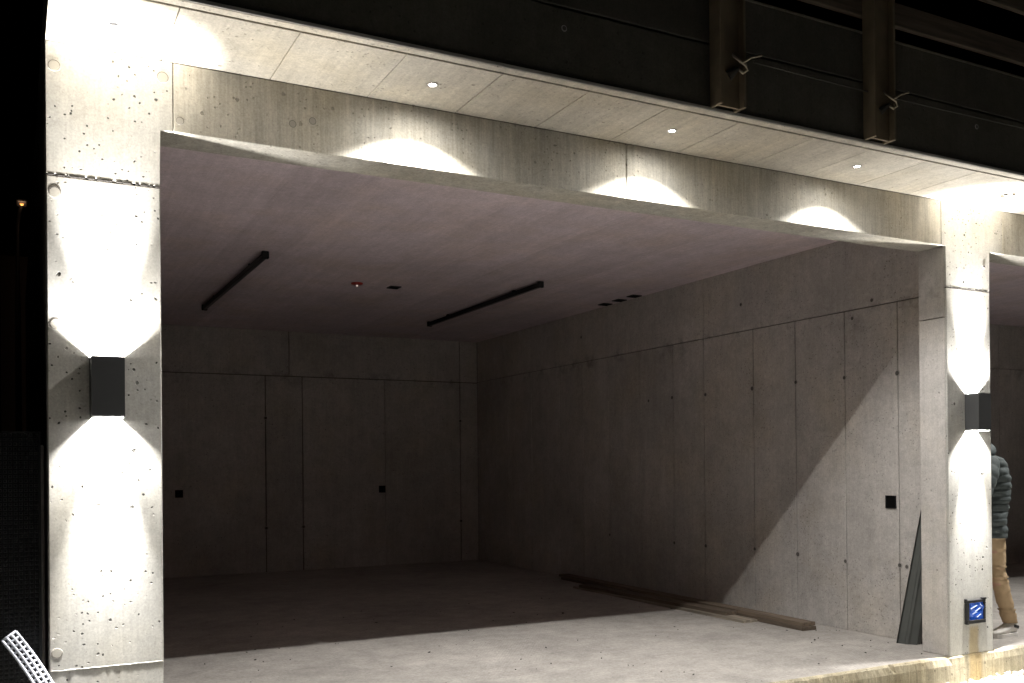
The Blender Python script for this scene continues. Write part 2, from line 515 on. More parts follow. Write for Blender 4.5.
# gravel strewn along the step
bm = bmesh.new()
rng_ = random.Random(3)
ico = [Vector(v) for v in ((0, 0, 1), (0.9, 0, 0.1), (0, 0.9, -0.1), (-0.9, 0, 0.1), (0, -0.9, -0.05), (0, 0, -0.8))]
tri = ((0, 1, 2), (0, 2, 3), (0, 3, 4), (0, 4, 1), (5, 2, 1), (5, 3, 2), (5, 4, 3), (5, 1, 4))
for k in range(9000):
    x = rng_.uniform(-2.5, 9.0)
    y = -0.03 - abs(rng_.gauss(0, 0.55))
    heap = 0.05 * max(0, 1 + y / 0.35)
    s = rng_.uniform(0.006, 0.021)
    q = Matrix.Rotation(rng_.uniform(0, 6.3), 3, 'Z') @ Matrix.Rotation(rng_.uniform(-0.6, 0.6), 3, 'X')
    c = Vector((x, y, -0.215 + s * 0.4 + rng_.uniform(0, heap)))
    vs = [bm.verts.new(c + q @ Vector((v.x * s * rng_.uniform(0.8, 1.4), v.y * s * rng_.uniform(0.7, 1.2), v.z * s * rng_.uniform(0.6, 0.9)))) for v in ico]
    for t in tri: bm.faces.new([vs[i] for i in t])
g = link_mesh('gravel', bm, 'gravel'); tag(g, 'white limestone gravel strewn along the foot of the step', 'gravel', kind='stuff')

# ------------------------------------------------------------------ the garage
G = empty('concrete_garage', (0, 0, 0), 'bare cast concrete double garage with open bays, lit pillars and dark parapet', 'garage')

# floor slab and its ragged front step
box('floor', (PL, 0.03, -0.3), (X_END, YB + 0.2, 0.0), 'floor', G, label='light broomed concrete floor slab inside the bays')
bm = bmesh.new()
prev = None
n_s = 520
for i in range(n_s + 1):
    x = PL + (X_END - PL) * i / n_s
    e = noise.noise((x * 3.1, 0, 0)) * 0.012 + noise.noise((x * 17, 3, 0)) * 0.010 + noise.noise((x * 45, 9, 0)) * 0.004
    d = noise.noise((x * 5.1, 7, 0)) * 0.008
    if 4.765 < x < 4.80: e += 0.02
    inp = (PL < x < 0) or (W < x < PR)
    yt = (-0.004 if inp else 0.004 + max(-0.006, e))
    row = [bm.verts.new(p) for p in ((x, 0.03, 0.0), (x, yt + 0.008, 0.0006), (x, yt - 0.006, -0.010 - abs(e) * 0.5), (x, -0.014 + d * 0.3, -0.06), (x, -0.016 + d, -0.14), (x, -0.018 + d, -0.3))]
    if prev:
        for k in range(5): bm.faces.new((prev[k], row[k], row[k + 1], prev[k + 1]))
    prev = row
so = link_mesh('step', bm, 'step', G); so['label'] = 'tan stained front edge of the floor slab with ragged top'

# walls -------------------------------------------------------------
T = 0.02   # facing thickness
def wall(a, b, label=None):
    o = box('wall', a, b, 'joint', G)
    if label: o['label'] = label
    return o
# right wall of the first bay
w_side = wall((XR + T, TH + 0.002, 0.0), (5.82, YB + 0.2, S), 'long side wall with tall formwork panels and a tie hole row')
SEAM = 2.69
ycuts = [TH + 0.004, 0.645, 1.19, 1.765, 2.315, 3.05, 3.56, 4.17, 4.80, 5.38, 5.95, 6.7, 7.4, YB]
for i in range(len(ycuts) - 1):
    g_ = 0.010 if i < 6 else 0.008
    box('panel', (XR, ycuts[i] + (g_ / 2 if i else 0), 0.0), (XR + T, ycuts[i + 1] - (g_ / 2), SEAM - 0.004), 'wall', w_side, 0.003)
ytop = [TH + 0.004, 3.05, 5.38, YB]
for i in range(3):
    box('panel', (XR, ytop[i] + (0.003 if i else 0), SEAM + 0.004), (XR + T, ytop[i + 1] - 0.003, S), 'wall', w_side, 0.003)
for y in (0.652, 1.203, 1.76, 2.325, 3.03, 3.57):
    for z in (2.13, 0.59):
        tie_hole(w_side, (XR - 0.001, y + random.uniform(-.012, .012), z + random.uniform(-.015, .015)), (-1, 0, 0), random.uniform(0.7, 0.95))
for y, z in ((0.575, 0.585), (0.893, 2.74), (2.476, 2.95), (1.1, 2.62), (4.0, 2.12), (5.4, 3.0), (4.8, 0.59)):
    tie_hole(w_side, (XR - 0.001, y, z), (-1, 0, 0), 0.7)
# back wall
w_back = wall((PL, YB + T, 0.0), (5.82, YB + 0.2, S), 'dim back wall with a horizontal seam below the ceiling')
xb = [XL, 0.2, 1.05, 2.427, 2.937, 4.14, 5.335, XR]
for i in range(len(xb) - 1):
    gl = 0.007 if xb[i] in (2.427, 2.937, 5.335) else 0.002
    gr = 0.007 if xb[i + 1] in (2.427, 2.937, 5.335) else 0.002
    box('panel', (xb[i] + gl, YB, 0.0), (xb[i + 1] - gr, YB + T, 2.672), 'wall', w_back, 0.003)
xt = [XL, 2.755, 5.335, XR]
for i in range(3):
    box('panel', (xt[i] + 0.005, YB, 2.686), (xt[i + 1] - 0.005, YB + T, S), 'wall', w_back, 0.003)
for x, z in ((2.427, .6), (2.937, .6), (2.427, 2.1), (5.335, .6), (5.335, 2.1), (1.05, .6)):
    tie_hole(w_back, (x, YB - 0.001, z), (0, -1, 0), 0.9)
# left wall (out of sight behind the pillar)
w_left = wall((PL, TH + 0.002, 0.0), (XL - T, YB + T, S))
panels(w_left, 'wall', 0, XL, -T, [TH + 0.004, 1.3, 2.6, 3.9, 5.2, 6.5, YB], [0, SEAM, S])
# second bay
w_b2 = wall((5.82, YB2 + T, 0.0), (X_END, YB2 + 0.2, S))
panels(w_b2, 'wall', 1, YB2, T, [5.84, 7.2, 8.6, 10.0, 11.4, X_END - 0.2], [0, SEAM, S])
w_p = wall((5.8205, TH + 0.002, 0.0), (5.835, YB2, S))
w_e = wall((X_END - 0.2, TH + 0.002, 0.0), (X_END, YB2, S))

# ceiling -------------------------------------------------------------
ce = box('ceiling', (XL - 0.1, TH + 0.001, S), (5.80, YB + 0.1, S + 0.03), 'ceiling', G, label='grey concrete ceiling of the open bay with a mauve light cast in its colour')
ce2 = box('ceiling', (5.83, TH + 0.001, S), (X_END - 0.1, YB2 + 0.1, S + 0.03), 'ceiling', G)

# roof slab, soffit panels, drip groove, edge strip
roof = box('roof_slab', (PL, -0.60, S + 0.031), (X_END, YB + 0.2, S + 0.25), 'joint', G)
sof = box('soffit', (PL, -0.615, S + 0.02), (X_END, TH, S + 0.031), 'joint', G, label='pale soffit of square panels under the roof edge')
sx = [PL, 0.01, 0.51, 1.005, 1.497, 1.987, 2.483, 2.97, 3.527, 3.995, 4.49, 4.98, 5.475]
while sx[-1] + 0.5 < X_END: sx.append(sx[-1] + 0.495)
sx[-1] = X_END
for i in range(len(sx) - 1):
    box('panel', (sx[i] + 0.0022, -0.558, S), (sx[i + 1] - 0.0022, -0.0005, S + 0.0195), 'soffit', sof, 0.0015)
box('drip_edge', (PL, EDGE, S), (X_END, -0.574, S + 0.0195), 'soffit', sof, 0.003)
box('edge_strip', (PL, EDGE - 0.004, S + 0.004), (X_END, EDGE + 0.001, S + 0.021), 'edge_metal', sof, 0.001)

# parapet
par = box('parapet', (PL, -0.596, S + 0.022), (X_END, -0.42, 3.955), 'joint', G, label='dark parapet above the bright soffit')
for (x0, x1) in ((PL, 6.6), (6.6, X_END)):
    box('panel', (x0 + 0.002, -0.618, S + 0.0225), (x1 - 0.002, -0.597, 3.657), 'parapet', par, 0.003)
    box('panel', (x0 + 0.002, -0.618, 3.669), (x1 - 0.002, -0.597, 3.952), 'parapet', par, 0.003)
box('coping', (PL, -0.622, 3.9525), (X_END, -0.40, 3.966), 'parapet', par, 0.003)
for x in (1.81, 4.89): tie_hole(par, (x, -0.6185, 3.56), (0, -1, 0), 0.55)

# pillars ---------------------------------------------------------------
def pillar(x0, x1, head0, head1, label, zcuts, reveal_cut):
    core = box('pillar', (x0 + T, T, 0.0), (x1 - T, TH - T, H), 'joint', G)
    core['label'] = label
    zc = zcuts[-1]
    box('panel', (x0, 0.0, 0.001), (x1, T - 0.001, zc - 0.004), 'pillar', core, 0.004)
    # upper casting: stepped outline where its head widens beside the lintel
    bm = bmesh.new()
    poly = [(x0, zc + 0.004), (x1, zc + 0.004), (x1, H)]
    if head1 > x1: poly += [(head1, H)]
    poly += [(head1, S - 0.001), (head0, S - 0.001)]
    if head0 < x0: poly += [(head0, H)]
    poly += [(x0, H)] if head0 < x0 else []
    fr = [bm.verts.new((x, 0.0, z)) for x, z in poly]; bk = [bm.verts.new((x, T - 0.001, z)) for x, z in poly]
    bm.faces.new(fr); bm.faces.new(bk)
    for k in range(len(poly)): bm.faces.new((fr[k], fr[(k + 1) % len(poly)], bk[(k + 1) % len(poly)], bk[k]))
    bevel(bm, 0.0025)
    link_mesh('panel', bm, 'pillar', core)
    for xs_, sgn in ((x0, 1), (x1, -1)):
        lo = min(xs_, xs_ + sgn * (T - 0.001)); hi = max(xs_, xs_ + sgn * (T - 0.001))
        box('panel', (lo, T, 0.001), (hi, TH, reveal_cut - 0.003), 'wall', core, 0.004)
        box('panel', (lo, T, reveal_cut + 0.003), (hi, TH, H), 'wall', core, 0.004)
    box('panel', (x0 + T, TH - T, 0.001), (x1 - T, TH - 0.0005, H), 'wall', core, 0.003)
    return core
pl = pillar(PL, 0.0, PL, 0.058, 'left end pillar washed white by its wall lamp', [2.707], 2.4)
pr = pillar(W, PR, 5.335, 6.012, 'middle pillar between the bays with a water stain at its foot', [2.675], 2.46)
pe = pillar(12.18, X_END, 12.1, X_END, 'far end pillar', [2.675], 2.46)
for x, z in ((PL + 0.035, 2.05), (PL + 0.035, 3.19), (PL + 0.035, 2.63), (0.015, 3.22)):
    tie_plug(pl, (x, -0.0005, z), (0, -1, 0), 0.85)
tie_plug(pl, (PL + 0.03, -0.0005, 0.60), (0, -1, 0), 0.75)
for x, z in ((5.45, 1.83), (PR - 0.06, 2.86)):
    tie_hole(pr, (x, -0.001, z), (0, -1, 0), 0.5)
# ragged open casting joint of the pillars: chipped flecks along the gap
def chips(core, x0, x1, z):
    bm = bmesh.new()
    rr = random.Random(int(x0 * 100) + 5)
    x = x0 + 0.006
    while x < x1 - 0.02:
        l_ = rr.uniform(0.008, 0.04)
        xe = min(x + l_, x1 - 0.004)
        up_, dn = rr.uniform(0.002, 0.005), rr.uniform(0.002, 0.007)
        pts = [(x, z), (x + (xe - x) * 0.3, z + up_), (x + (xe - x) * 0.7, z + up_ * rr.uniform(0.4, 1)), (xe, z), (x + (xe - x) * 0.6, z - dn), (x + (xe - x) * 0.25, z - dn * rr.uniform(0.4, 1))]
        a_ = [bm.verts.new((p, -0.0008, q)) for p, q in pts]; b_ = [bm.verts.new((p, 0.004, q)) for p, q in pts]
        bm.faces.new(a_)
        for k in range(6): bm.faces.new((a_[k], a_[(k + 1) % 6], b_[(k + 1) % 6], b_[k]))
        x += l_ * rr.uniform(0.7, 1.5)
    o = link_mesh('joint_chips', bm, 'dark_hole', core); o['kind'] = 'stuff'
# thin raised ridge left by a formwork seam low on the left pillar
bm = bmesh.new()
tube_path(bm, [(PL + 0.004 + i * 0.0155, 0.0005, 0.522 + 0.003 * noise.noise((i * 0.5, 0, 0))) for i in range(31)],
          [0.0022 + 0.0022 * noise.noise((i * 0.9, 5, 0)) for i in range(31)], 8)
link_mesh('seam_ridge', bm, 'pillar', pl, True)
chips(pl, PL, 0.0, 2.707)
chips(pr, W, PR, 2.675)

# lintels ---------------------------------------------------------------
def lintel(x0, x1, cuts, full0, full1, label=None):
    core = box('lintel', (full0, T, H + T), (full1, TH - T, S - 0.0005), 'joint', G)
    if label: core['label'] = label
    xs_ = [x0] + cuts + [x1]
    for i in range(len(xs_) - 1):
        box('panel', (xs_[i] + 0.003, 0.001, H), (xs_[i + 1] - 0.003, T - 0.001, S - 0.001), 'lintel', core, 0.004)
    box('panel', (full0, T, H + 0.002), (full1, TH, H + T - 0.001), 'lintel', core, 0.004)
    box('panel', (full0, TH - T, H + T), (full1, TH - 0.0005, S - 0.001), 'lintel', core, 0.002)
    return core
l1 = lintel(0.058, 5.335, [2.60], 0.0005, W - 0.0005, 'long streaky concrete lintel over the open bay')
l2 = lintel(6.012, 12.1, [9.0], PR + 0.0005, 12.1795)
for x, z in ((0.09, 3.03), (0.72, 3.13), (0.62, 3.10)): tie_plug(l1, (x, 0.0005, z), (0, -1, 0), 0.6)

# ------------------------------------------------------------------ pillar wall lamps
def wall_lamp(x, label):
    w, d, z0, z1 = 0.135, 0.112, 1.640, 1.905
    t = 0.004
    root = empty('wall_lamp', (x, 0, (z0 + z1) / 2), label, 'wall lamp', 'box wall lamps on the pillars')
    hz = (z1 - z0) / 2
    bm = bmesh.new()   # square tube open at the top and bottom
    add_box(bm, (-w / 2, -d, -hz), (-w / 2 + t, -0.004, hz))
    add_box(bm, (w / 2 - t, -d, -hz), (w / 2, -0.004, hz))
    add_box(bm, (-w / 2 + t, -d, -hz), (w / 2 - t, -d + t, hz))
    link_mesh('housing', bm, 'anthracite', root)
    box('back_plate', (-w / 2 - 0.002, -0.004, -hz + 0.002), (w / 2 + 0.002, 0.0, hz - 0.002), 'anthracite', root)
    bm = bmesh.new()   # bright inner liner
    li = t + 0.0005
    add_box(bm, (-w / 2 + li, -d + li, -hz + 0.002), (-w / 2 + li + 0.001, -0.005, hz - 0.002))
    add_box(bm, (w / 2 - li - 0.001, -d + li, -hz + 0.002), (w / 2 - li, -0.005, hz - 0.002))
    add_box(bm, (-w / 2 + li, -d + li, -hz + 0.002), (w / 2 - li, -d + li + 0.001, hz - 0.002))
    add_box(bm, (-w / 2 + li, -d + li + 0.002, -0.03), (w / 2 - li, -0.006, 0.03))
    link_mesh('reflector', bm, 'reflector', root)
    bm = bmesh.new()   # lower glass rim
    for (a, b) in (((-w / 2, -d), (-w / 2 + 0.007, -0.002)), ((w / 2 - 0.007, -d), (w / 2, -0.002)), ((-w / 2, -d), (w / 2, -d + 0.007))):
        add_box(bm, (a[0], a[1], -hz - 0.006), (b[0], b[1], -hz - 0.0005))
    link_mesh('rim', bm, 'reflector', root)
    for s in (-1, 1):
        bm = bmesh.new()
        add_cyl(bm, (0, -0.058, s * 0.031), (0, -0.058, s * 0.044), 0.022, seg=16)
        link_mesh('bulb', bm, 'lens', root)
        for en, size, bl in ((WASH_W, 165, 0.3), (BEAM_W * (1.2 if s > 0 else 1.0), 42 if s > 0 else 38, 1.0)):
            ld = bpy.data.lights.new('wall_lamp_light', 'SPOT')
            ld.energy = en; ld.color = LAMP_COL; ld.shadow_soft_size = 0.016
            ld.spot_size = R(size); ld.spot_blend = bl
            lo = bpy.data.objects.new('wall_lamp_light', ld)
            COL.objects.link(lo); lo.parent = root
            lo.location = (0, -0.058, s * (hz - 0.066))
            lo.rotation_euler = (R(180) if s > 0 else 0, 0, 0)
    return root
wall_lamp(-0.236, 'anthracite up and down wall lamp on the left end pillar beside the black membrane')
wall_lamp(5.637, 'anthracite up and down wall lamp on the pillar above the blue electrical box')

# ------------------------------------------------------------------ soffit downlights
dl_labels = {
    -0.22: 'recessed soffit downlight above the left end pillar',
    1.242: 'small bright soffit downlight, first one over the open bay after the left end pillar',
    2.708: 'small bright soffit downlight over the middle of the open bay',
    4.168: 'small bright soffit downlight over the open bay, next before the middle pillar',
    5.636: 'tilted grey soffit downlight hanging loose above the middle pillar',
    7.10: 'soffit downlight over the second bay, beside the middle pillar',
    8.56: 'soffit downlight over the second bay, second after the middle pillar',
}
for x, lab in dl_labels.items():
    root = empty('downlight', (x, -0.295, S), lab, 'downlight', 'downlights in a row along the soffit')
    big = abs(x - 5.636) < 0.01
    on = not (big or x < 0)
    bm = bmesh.new()
    k = 1.7 if big else 1.0
    add_lathe(bm, [(0.030 * k, 0.0), (0.031 * k, -0.003), (0.027 * k, -0.005), (0.019 * k, -0.004), (0.018 * k, -0.001)], 24)
    tr = link_mesh('trim', bm, 'alu', root, True)
    if big:
        tr.rotation_euler = (R(12), R(-14), 0); tr.location = (0.02, 0, -0.016)
    bm = bmesh.new()
    add_lathe(bm, [(0.0175, -0.0015), (0.012, -0.003), (0.006, -0.0035), (0.0005, -0.0036)], 24)
    link_mesh('lens', bm, 'lens' if on else 'frame', root, True)
    if not on: continue
    vary = {1.242: 1.16, 2.708: 1.04, 4.168: 0.70}.get(x, 1.0)
    for en, size, bl in ((DOWN_W * vary, 122, 0.62), (SPILL_W * vary, 179, 0.9)):
        ld = bpy.data.lights.new('downlight_light', 'SPOT')
        ld.energy = en; ld.color = LAMP_COL; ld.shadow_soft_size = 0.004
        ld.spot_size = R(size); ld.spot_blend = bl
        lo = bpy.data.objects.new('downlight_light', ld)
        COL.objects.link(lo); lo.parent = root; lo.location = (0, 0, -0.009)

# ------------------------------------------------------------------ things on the ceiling
def linear_light(x, y0, y1, label):
    root = empty('linear_light', (x, (y0 + y1) / 2, S), label, 'ceiling light', 'black linear ceiling lights')
    h = (y1 - y0) / 2
    bm = bmesh.new()
    add_box(bm, (-0.022, -h, -0.062), (0.022, h, -0.016)); bevel(bm, 0.004)
    b = link_mesh('body', bm, 'black', root)
    bm = bmesh.new()
    add_box(bm, (-0.016, -h + 0.02, -0.0645), (0.016, h - 0.02, -0.0622))
    link_mesh('diffuser', bm, 'frame', root)
    for s in (-1, 1):
        bm = bmesh.new()
        add_box(bm, (-0.03, s * h - 0.02, -0.070), (0.03, s * h + 0.02, -0.006)); bevel(bm, 0.005)
        link_mesh('end_cap', bm, 'black', root)
    for y in (-h * 0.6, h * 0.6):
        bm = bmesh.new()
        add_box(bm, (-0.015, y - 0.02, -0.017), (0.015, y + 0.02, 0.0))
        link_mesh('bracket', bm, 'black', root)
linear_light(1.335, 3.66, 6.64, 'long black linear ceiling light hung nearer the left end pillar')
linear_light(4.165, 3.82, 6.75, 'long black linear ceiling light hung nearer the long panelled wall')

def ceiling_box(x, y, s, label, group=None):
    root = empty('junction_box', (x, y, S), label, 'junction box', group)
    bm = bmesh.new()
    t = 0.008
    add_box(bm, (-s, -s, -0.010), (s, -s + t, 0)); add_box(bm, (-s, s - t, -0.010), (s, s, 0))
    add_box(bm, (-s, -s + t, -0.010), (-s + t, s - t, 0)); add_box(bm, (s - t, -s + t, -0.010), (s, s - t, 0))
    link_mesh('frame', bm, 'black', root)
    bm = bmesh.new(); add_box(bm, (-s + t, -s + t, -0.002), (s - t, s - t, -0.0005))
    link_mesh('recess', bm, 'void', root)
ceiling_box(2.93, 4.756, 0.06, 'single black square ceiling box beside the small ceiling sensor')
for y, lab in ((4.717, 'black square ceiling box by the side wall, innermost of three in a row'),
               (4.42, 'black square ceiling box by the side wall, middle of three in a row'),
               (4.127, 'black square ceiling box by the side wall, outermost of three toward the lintel')):
    ceiling_box(5.535, y, 0.062, lab, 'three black ceiling boxes in a row')
root = empty('ceiling_sensor', (2.512, 4.711, S), 'small round ceiling sensor with a tiny lit dot between the linear lights', 'sensor')
bm = bmesh.new(); add_lathe(bm, [(0.06, 0), (0.06, -0.012), (0.045, -0.02), (0.001, -0.022)], 20); link_mesh('base', bm, 'red', root, True)
bm = bmesh.new(); add_lathe(bm, [(0.012, -0.021), (0.011, -0.03), (0.007, -0.035), (0.0005, -0.037)], 14); link_mesh('lens', bm, 'led', root, True)

# ------------------------------------------------------------------ wall sockets
def socket(loc, s, rotz, label, group=None):
    root = empty('wall_box', loc, label, 'wall box', group, (0, 0, rotz))
    bm = bmesh.new(); t = 0.007      # local: wall plane y=0, room toward -y
    add_box(bm, (-s, -0.008, -s), (s, 0, -s + t)); add_box(bm, (-s, -0.008, s - t), (s, 0, s))
    add_box(bm, (-s, -0.008, -s + t), (-s + t, 0, s - t)); add_box(bm, (s - t, -0.008, -s + t), (s, 0, s - t))
    link_mesh('frame', bm, 'black', root)
    bm = bmesh.new(); add_box(bm, (-s + t, -0.002, -s + t), (s - t, -0.0005, s - t)); link_mesh('recess', bm, 'void', root)
socket((XR, 0.722, 1.092), 0.052, R(-90), 'black square switch box on the lit side wall by the pillar', 'black wall boxes')
socket((1.296, YB, 1.09), 0.05, 0, 'black square box on the back wall, nearer the left end pillar', 'black wall boxes')
socket((4.09, YB, 1.10), 0.05, 0, 'black square box on the back wall, nearer the panelled side wall', 'black wall boxes')

# ------------------------------------------------------------------ blue electrical box on the pillar
root = empty('electrical_box', (5.646, 0, 0.308), 'black framed electrical box wrapped in blue film low on the middle pillar', 'electrical box')
hw, hh = 0.108, 0.088
bm = bmesh.new()
for a, b in (((-hw, -hh), (hw, -hh + 0.028)), ((-hw, hh - 0.022), (hw, hh)), ((-hw, -hh + 0.028), (-hw + 0.035, hh - 0.022)), ((hw - 0.022, -hh + 0.028), (hw, hh - 0.022))):
    add_box(bm, (a[0], -0.018, a[1]), (b[0], 0, b[1]))
bevel(bm, 0.003)
link_mesh('frame', bm, 'tape', root)
bm = bmesh.new()
nn = 14
g_ = {}
for i in range(nn + 1):
    for j in range(nn + 1):
        x = -hw + 0.03 + (2 * hw - 0.048) * i / nn; z = -hh + 0.022 + (2 * hh - 0.040) * j / nn
        g_[i, j] = bm.verts.new((x, -0.012 + 0.008 * noise.noise((x * 40, z * 40, 2.2)), z))
for i in range(nn):
    for j in range(nn): bm.faces.new((g_[i, j], g_[i + 1, j], g_[i + 1, j + 1], g_[i, j + 1]))
film = link_mesh('film', bm, 'blue', root)
bm = bmesh.new()
for (x, z, l_, a) in ((-0.03, 0.035, 0.07, 0.3), (0.01, 0.012, 0.06, 0.35), (-0.02, -0.008, 0.05, 0.25), (0.025, -0.03, 0.05, 0.4), (0.05, 0.045, 0.03, -0.6)):
    mt = Matrix.Translation((x, -0.021, z)) @ Matrix.Rotation(-a, 4, 'Y')
    add_box(bm, (-l_ / 2, -0.0006, -0.003), (l_ / 2, 0.0006, 0.003), 0, mt)
link_mesh('print', bm, 'blue_print', film)
for s, (x0, z0, x1, z1) in enumerate(((-0.10, -0.09, -0.085, -0.06), (0.07, 0.085, 0.112, 0.098), (-0.112, 0.07, -0.1, 0.097))):
    box('tape', (x0, -0.0205, z0), (x1, -0.0015, z1), 'tape', root)

# ------------------------------------------------------------------ steel posts, clamps, cable and boards above the parapet
def post(x, label):
    root = empty('steel_post', (x, -0.668, 3.315), label, 'post', 'steel posts fixed along the parapet')
    hw_, fl, t = 0.088, 0.045, 0.018
    h = 1.7
    bm = bmesh.new()
    add_box(bm, (-hw_, -fl, 0), (-hw_ + t, fl, h)); bevel(bm, 0.002); link_mesh('flange', bm, 'steel', root)
    bm = bmesh.new()
    add_box(bm, (hw_ - t, -fl, 0), (hw_, fl, h)); bevel(bm, 0.002); link_mesh('flange', bm, 'steel', root)
    bm = bmesh.new()
    add_box(bm, (-hw_ + t, -0.008, 0.004), (hw_ - t, 0.008, h)); link_mesh('web', bm, 'steel', root)
    return root
P1, P2 = 2.80, 3.95
post(P1, 'brown steel beam post on the parapet whose clamp holds a bent wire')
post(P2, 'brown steel beam post on the parapet with timber boards beginning behind it')
def clamp(x, label, s=1.0):
    z = 3.555
    root = empty('wire_clamp', (x, -0.648, z), label, 'clamp', 'wire clamps on the posts')
    bm = bmesh.new()
    tube_path(bm, [(0.035, -0.02, 0.06), (0.02, -0.05, 0.03), (0.04, -0.07, 0.0), (0.075, -0.075, -0.015), (0.09, -0.07, -0.04), (0.07, -0.06, -0.055), (0.04, -0.05, -0.03)], 0.008 * s, 8)
    link_mesh('hook', bm, 'wire', root, True)
    bm = bmesh.new()
    tube_path(bm, [(0.05, -0.075, -0.01), (0.11, -0.078, 0.03), (0.19, -0.07, 0.06)], 0.007 * s, 8)
    link_mesh('tail', bm, 'wire', root, True)
    bm = bmesh.new()
    add_cyl(bm, (0.0, -0.02, -0.07), (0.045, -0.055, -0.03), 0.03 * s, 0.008, 10)
    link_mesh('wedge', bm, 'cable', root)
clamp(P1, 'bent wire clamp on the post nearer the left end pillar')
clamp(P2, 'dark wire clamp on the post with boards behind it', 0.8)
bm = bmesh.new()
pts = []
for i in range(41):
    t = i / 40
    x = P1 + 0.19 + (9.0 - P1 - 0.19) * t
    pts.append((x, -0.66 - 0.0 * t, 3.60 - 0.01 * math.sin(t * 9) * (1 - t)))
tube_path(bm, pts, 0.0045, 6)
c = link_mesh('steel_cable', bm, 'cable', None, True); tag(c, 'thin cable stretched along the dark parapet past the posts', 'cable')
def board(z, x0, x1, label):
    bm = bmesh.new()
    L = x1 - x0
    add_box(bm, (-0.07, -L / 2, -0.018), (0.07, L / 2, 0.018)); bevel(bm, 0.003)
    o = link_mesh('timber_board', bm, 'board', None, loc=((x0 + x1) / 2, -0.607, z))
    o.rotation_euler = Matrix(((0, 1, 0), (0, 0, 1), (1, 0, 0))).to_euler()
    return tag(o, label, 'board', 'boards behind the posts')
board(4.125, 3.2, 8.0, 'dark timber guard board behind the posts, just above the parapet')
board(4.47, 3.2, 8.0, 'dark timber guard board behind the posts, upper one over another board')

# ------------------------------------------------------------------ planks by the side wall
def plank(p0, p1, w, t, z, mat, label):
    p0, p1 = Vector(p0), Vector(p1)
    d = p1 - p0; L = d.length
    bm = bmesh.new()
    n_ = 14
    rr = random.Random(hash(label) % 1000)
    rows = []
    for i in range(n_ + 1):
        y = -L / 2 + L * i / n_
        j = noise.noise((i * 0.7, w * 40, z * 90)) * 0.003
        b_ = noise.noise((i * 0.35, z * 70, 3)) * 0.002
        rows.append([bm.verts.new(p) for p in ((-w / 2 + j, y, 0 + max(b_, 0)), (w / 2 + j, y, max(b_, 0)), (w / 2 + j - 0.002, y, t + b_), (-w / 2 + j + 0.002, y, t + b_))])
    for i in range(n_):
        for k in range(4): bm.faces.new((rows[i][k], rows[i][(k + 1) % 4], rows[i + 1][(k + 1) % 4], rows[i + 1][k]))
    bm.faces.new(rows[0]); bm.faces.new(rows[-1])
    o = link_mesh('wooden_plank', bm, mat, None, loc=((p0.x + p1.x) / 2, (p0.y + p1.y) / 2, z))
    o.rotation_euler = (0, 0, math.atan2(-d.x, d.y))
    return tag(o, label, 'plank', 'planks lying along the side wall')
plank((5.18, 1.88), (5.16, 4.75), 0.16, 0.022, 0.001, 'plank_grey', 'pale weathered plank at the bottom of the shorter pile in the shadow edge')
plank((5.22, 2.18), (5.15, 4.62), 0.14, 0.032, 0.024, 'plank', 'brown plank on top of the pile away from the side wall')
plank((5.325, 1.32), (5.47, 5.55), 0.15, 0.030, 0.001, 'plank', 'long brown plank lying on the floor close to the side wall')
plank((5.35, 1.35), (5.46, 5.60), 0.14, 0.030, 0.033, 'plank', 'long brown plank stacked on another close to the side wall')

# ------------------------------------------------------------------ grit and crumbs lying on the floor slab
bm = bmesh.new()
rg_ = random.Random(11)
for k in range(170):
    near_wall = k % 3 == 0
    x = rg_.uniform(5.0, XR - 0.02) if near_wall else rg_.uniform(0.2, 5.5)
    y = rg_.uniform(0.1, 6.0) ** 1.0 if near_wall else rg_.uniform(0.02, 4.5)
    sz = rg_.uniform(0.003, 0.009) * (2.0 if rg_.random() < 0.05 else 1)
    q = Matrix.Rotation(rg_.uniform(0, 6.3), 3, 'Z')
    st = rg_.choice((1, 1, 1, 2.5))
    vs = [bm.verts.new(Vector((x, y, 0.0005 + sz * 0.5)) + q @ Vector((v.x * sz * st, v.y * sz, v.z * sz * 0.6))) for v in ico]
    for t in tri: bm.faces.new([vs[i] for i in t])
g = link_mesh('grit', bm, 'dark_hole'); tag(g, 'grey concrete crumbs and grit scattered over the garage floor', 'grit', kind='stuff')

# ------------------------------------------------------------------ sheet-metal channel leaning behind the pillar
root = empty('metal_channel', (5.52, 0.48, 0), 'dark grey green folded metal channel leaning upright behind the middle pillar', 'metal channel')
ax = Vector((0.035, -0.19, 1.06))
bd = Vector((0.085, -0.185, 0)).normalized()
nrm = Vector((-0.185, -0.085, 0)).normalized()
prof = [(-0.086, 0.02), (-0.088, 0.0), (-0.03, 0.0), (-0.022, 0.008), (0.0, 0.008), (0.01, 0.0), (0.06, -0.012), (0.075, -0.05)]
def strip(name, idx, zs=(0.0, 1.0)):
    bm = bmesh.new(); th = 0.003
    for a, b in zip(idx[:-1], idx[1:]):
        (u0, v0), (u1, v1) = prof[a], prof[b]
        q = []
        for tt in zs:
            for off in (0, th):
                q.append([bm.verts.new(ax * tt + bd * u * (1 - 0.25 * tt) + nrm * (v + off)) for u, v in ((u0, v0), (u1, v1))])
        bm.faces.new((q[0][0], q[0][1], q[2][1], q[2][0])); bm.faces.new((q[1][0], q[1][1], q[3][1], q[3][0]))
        bm.faces.new((q[0][0], q[0][1], q[1][1], q[1][0])); bm.faces.new((q[2][0], q[2][1], q[3][1], q[3][0]))
        bm.faces.new((q[0][0], q[1][0], q[3][0], q[2][0])); bm.faces.new((q[0][1], q[1][1], q[3][1], q[2][1]))
    return link_mesh(name, bm, 'sheet', root)
strip('flange', [0, 1, 2]); strip('web', [2, 3, 4, 5]); strip('flange', [5, 6, 7])

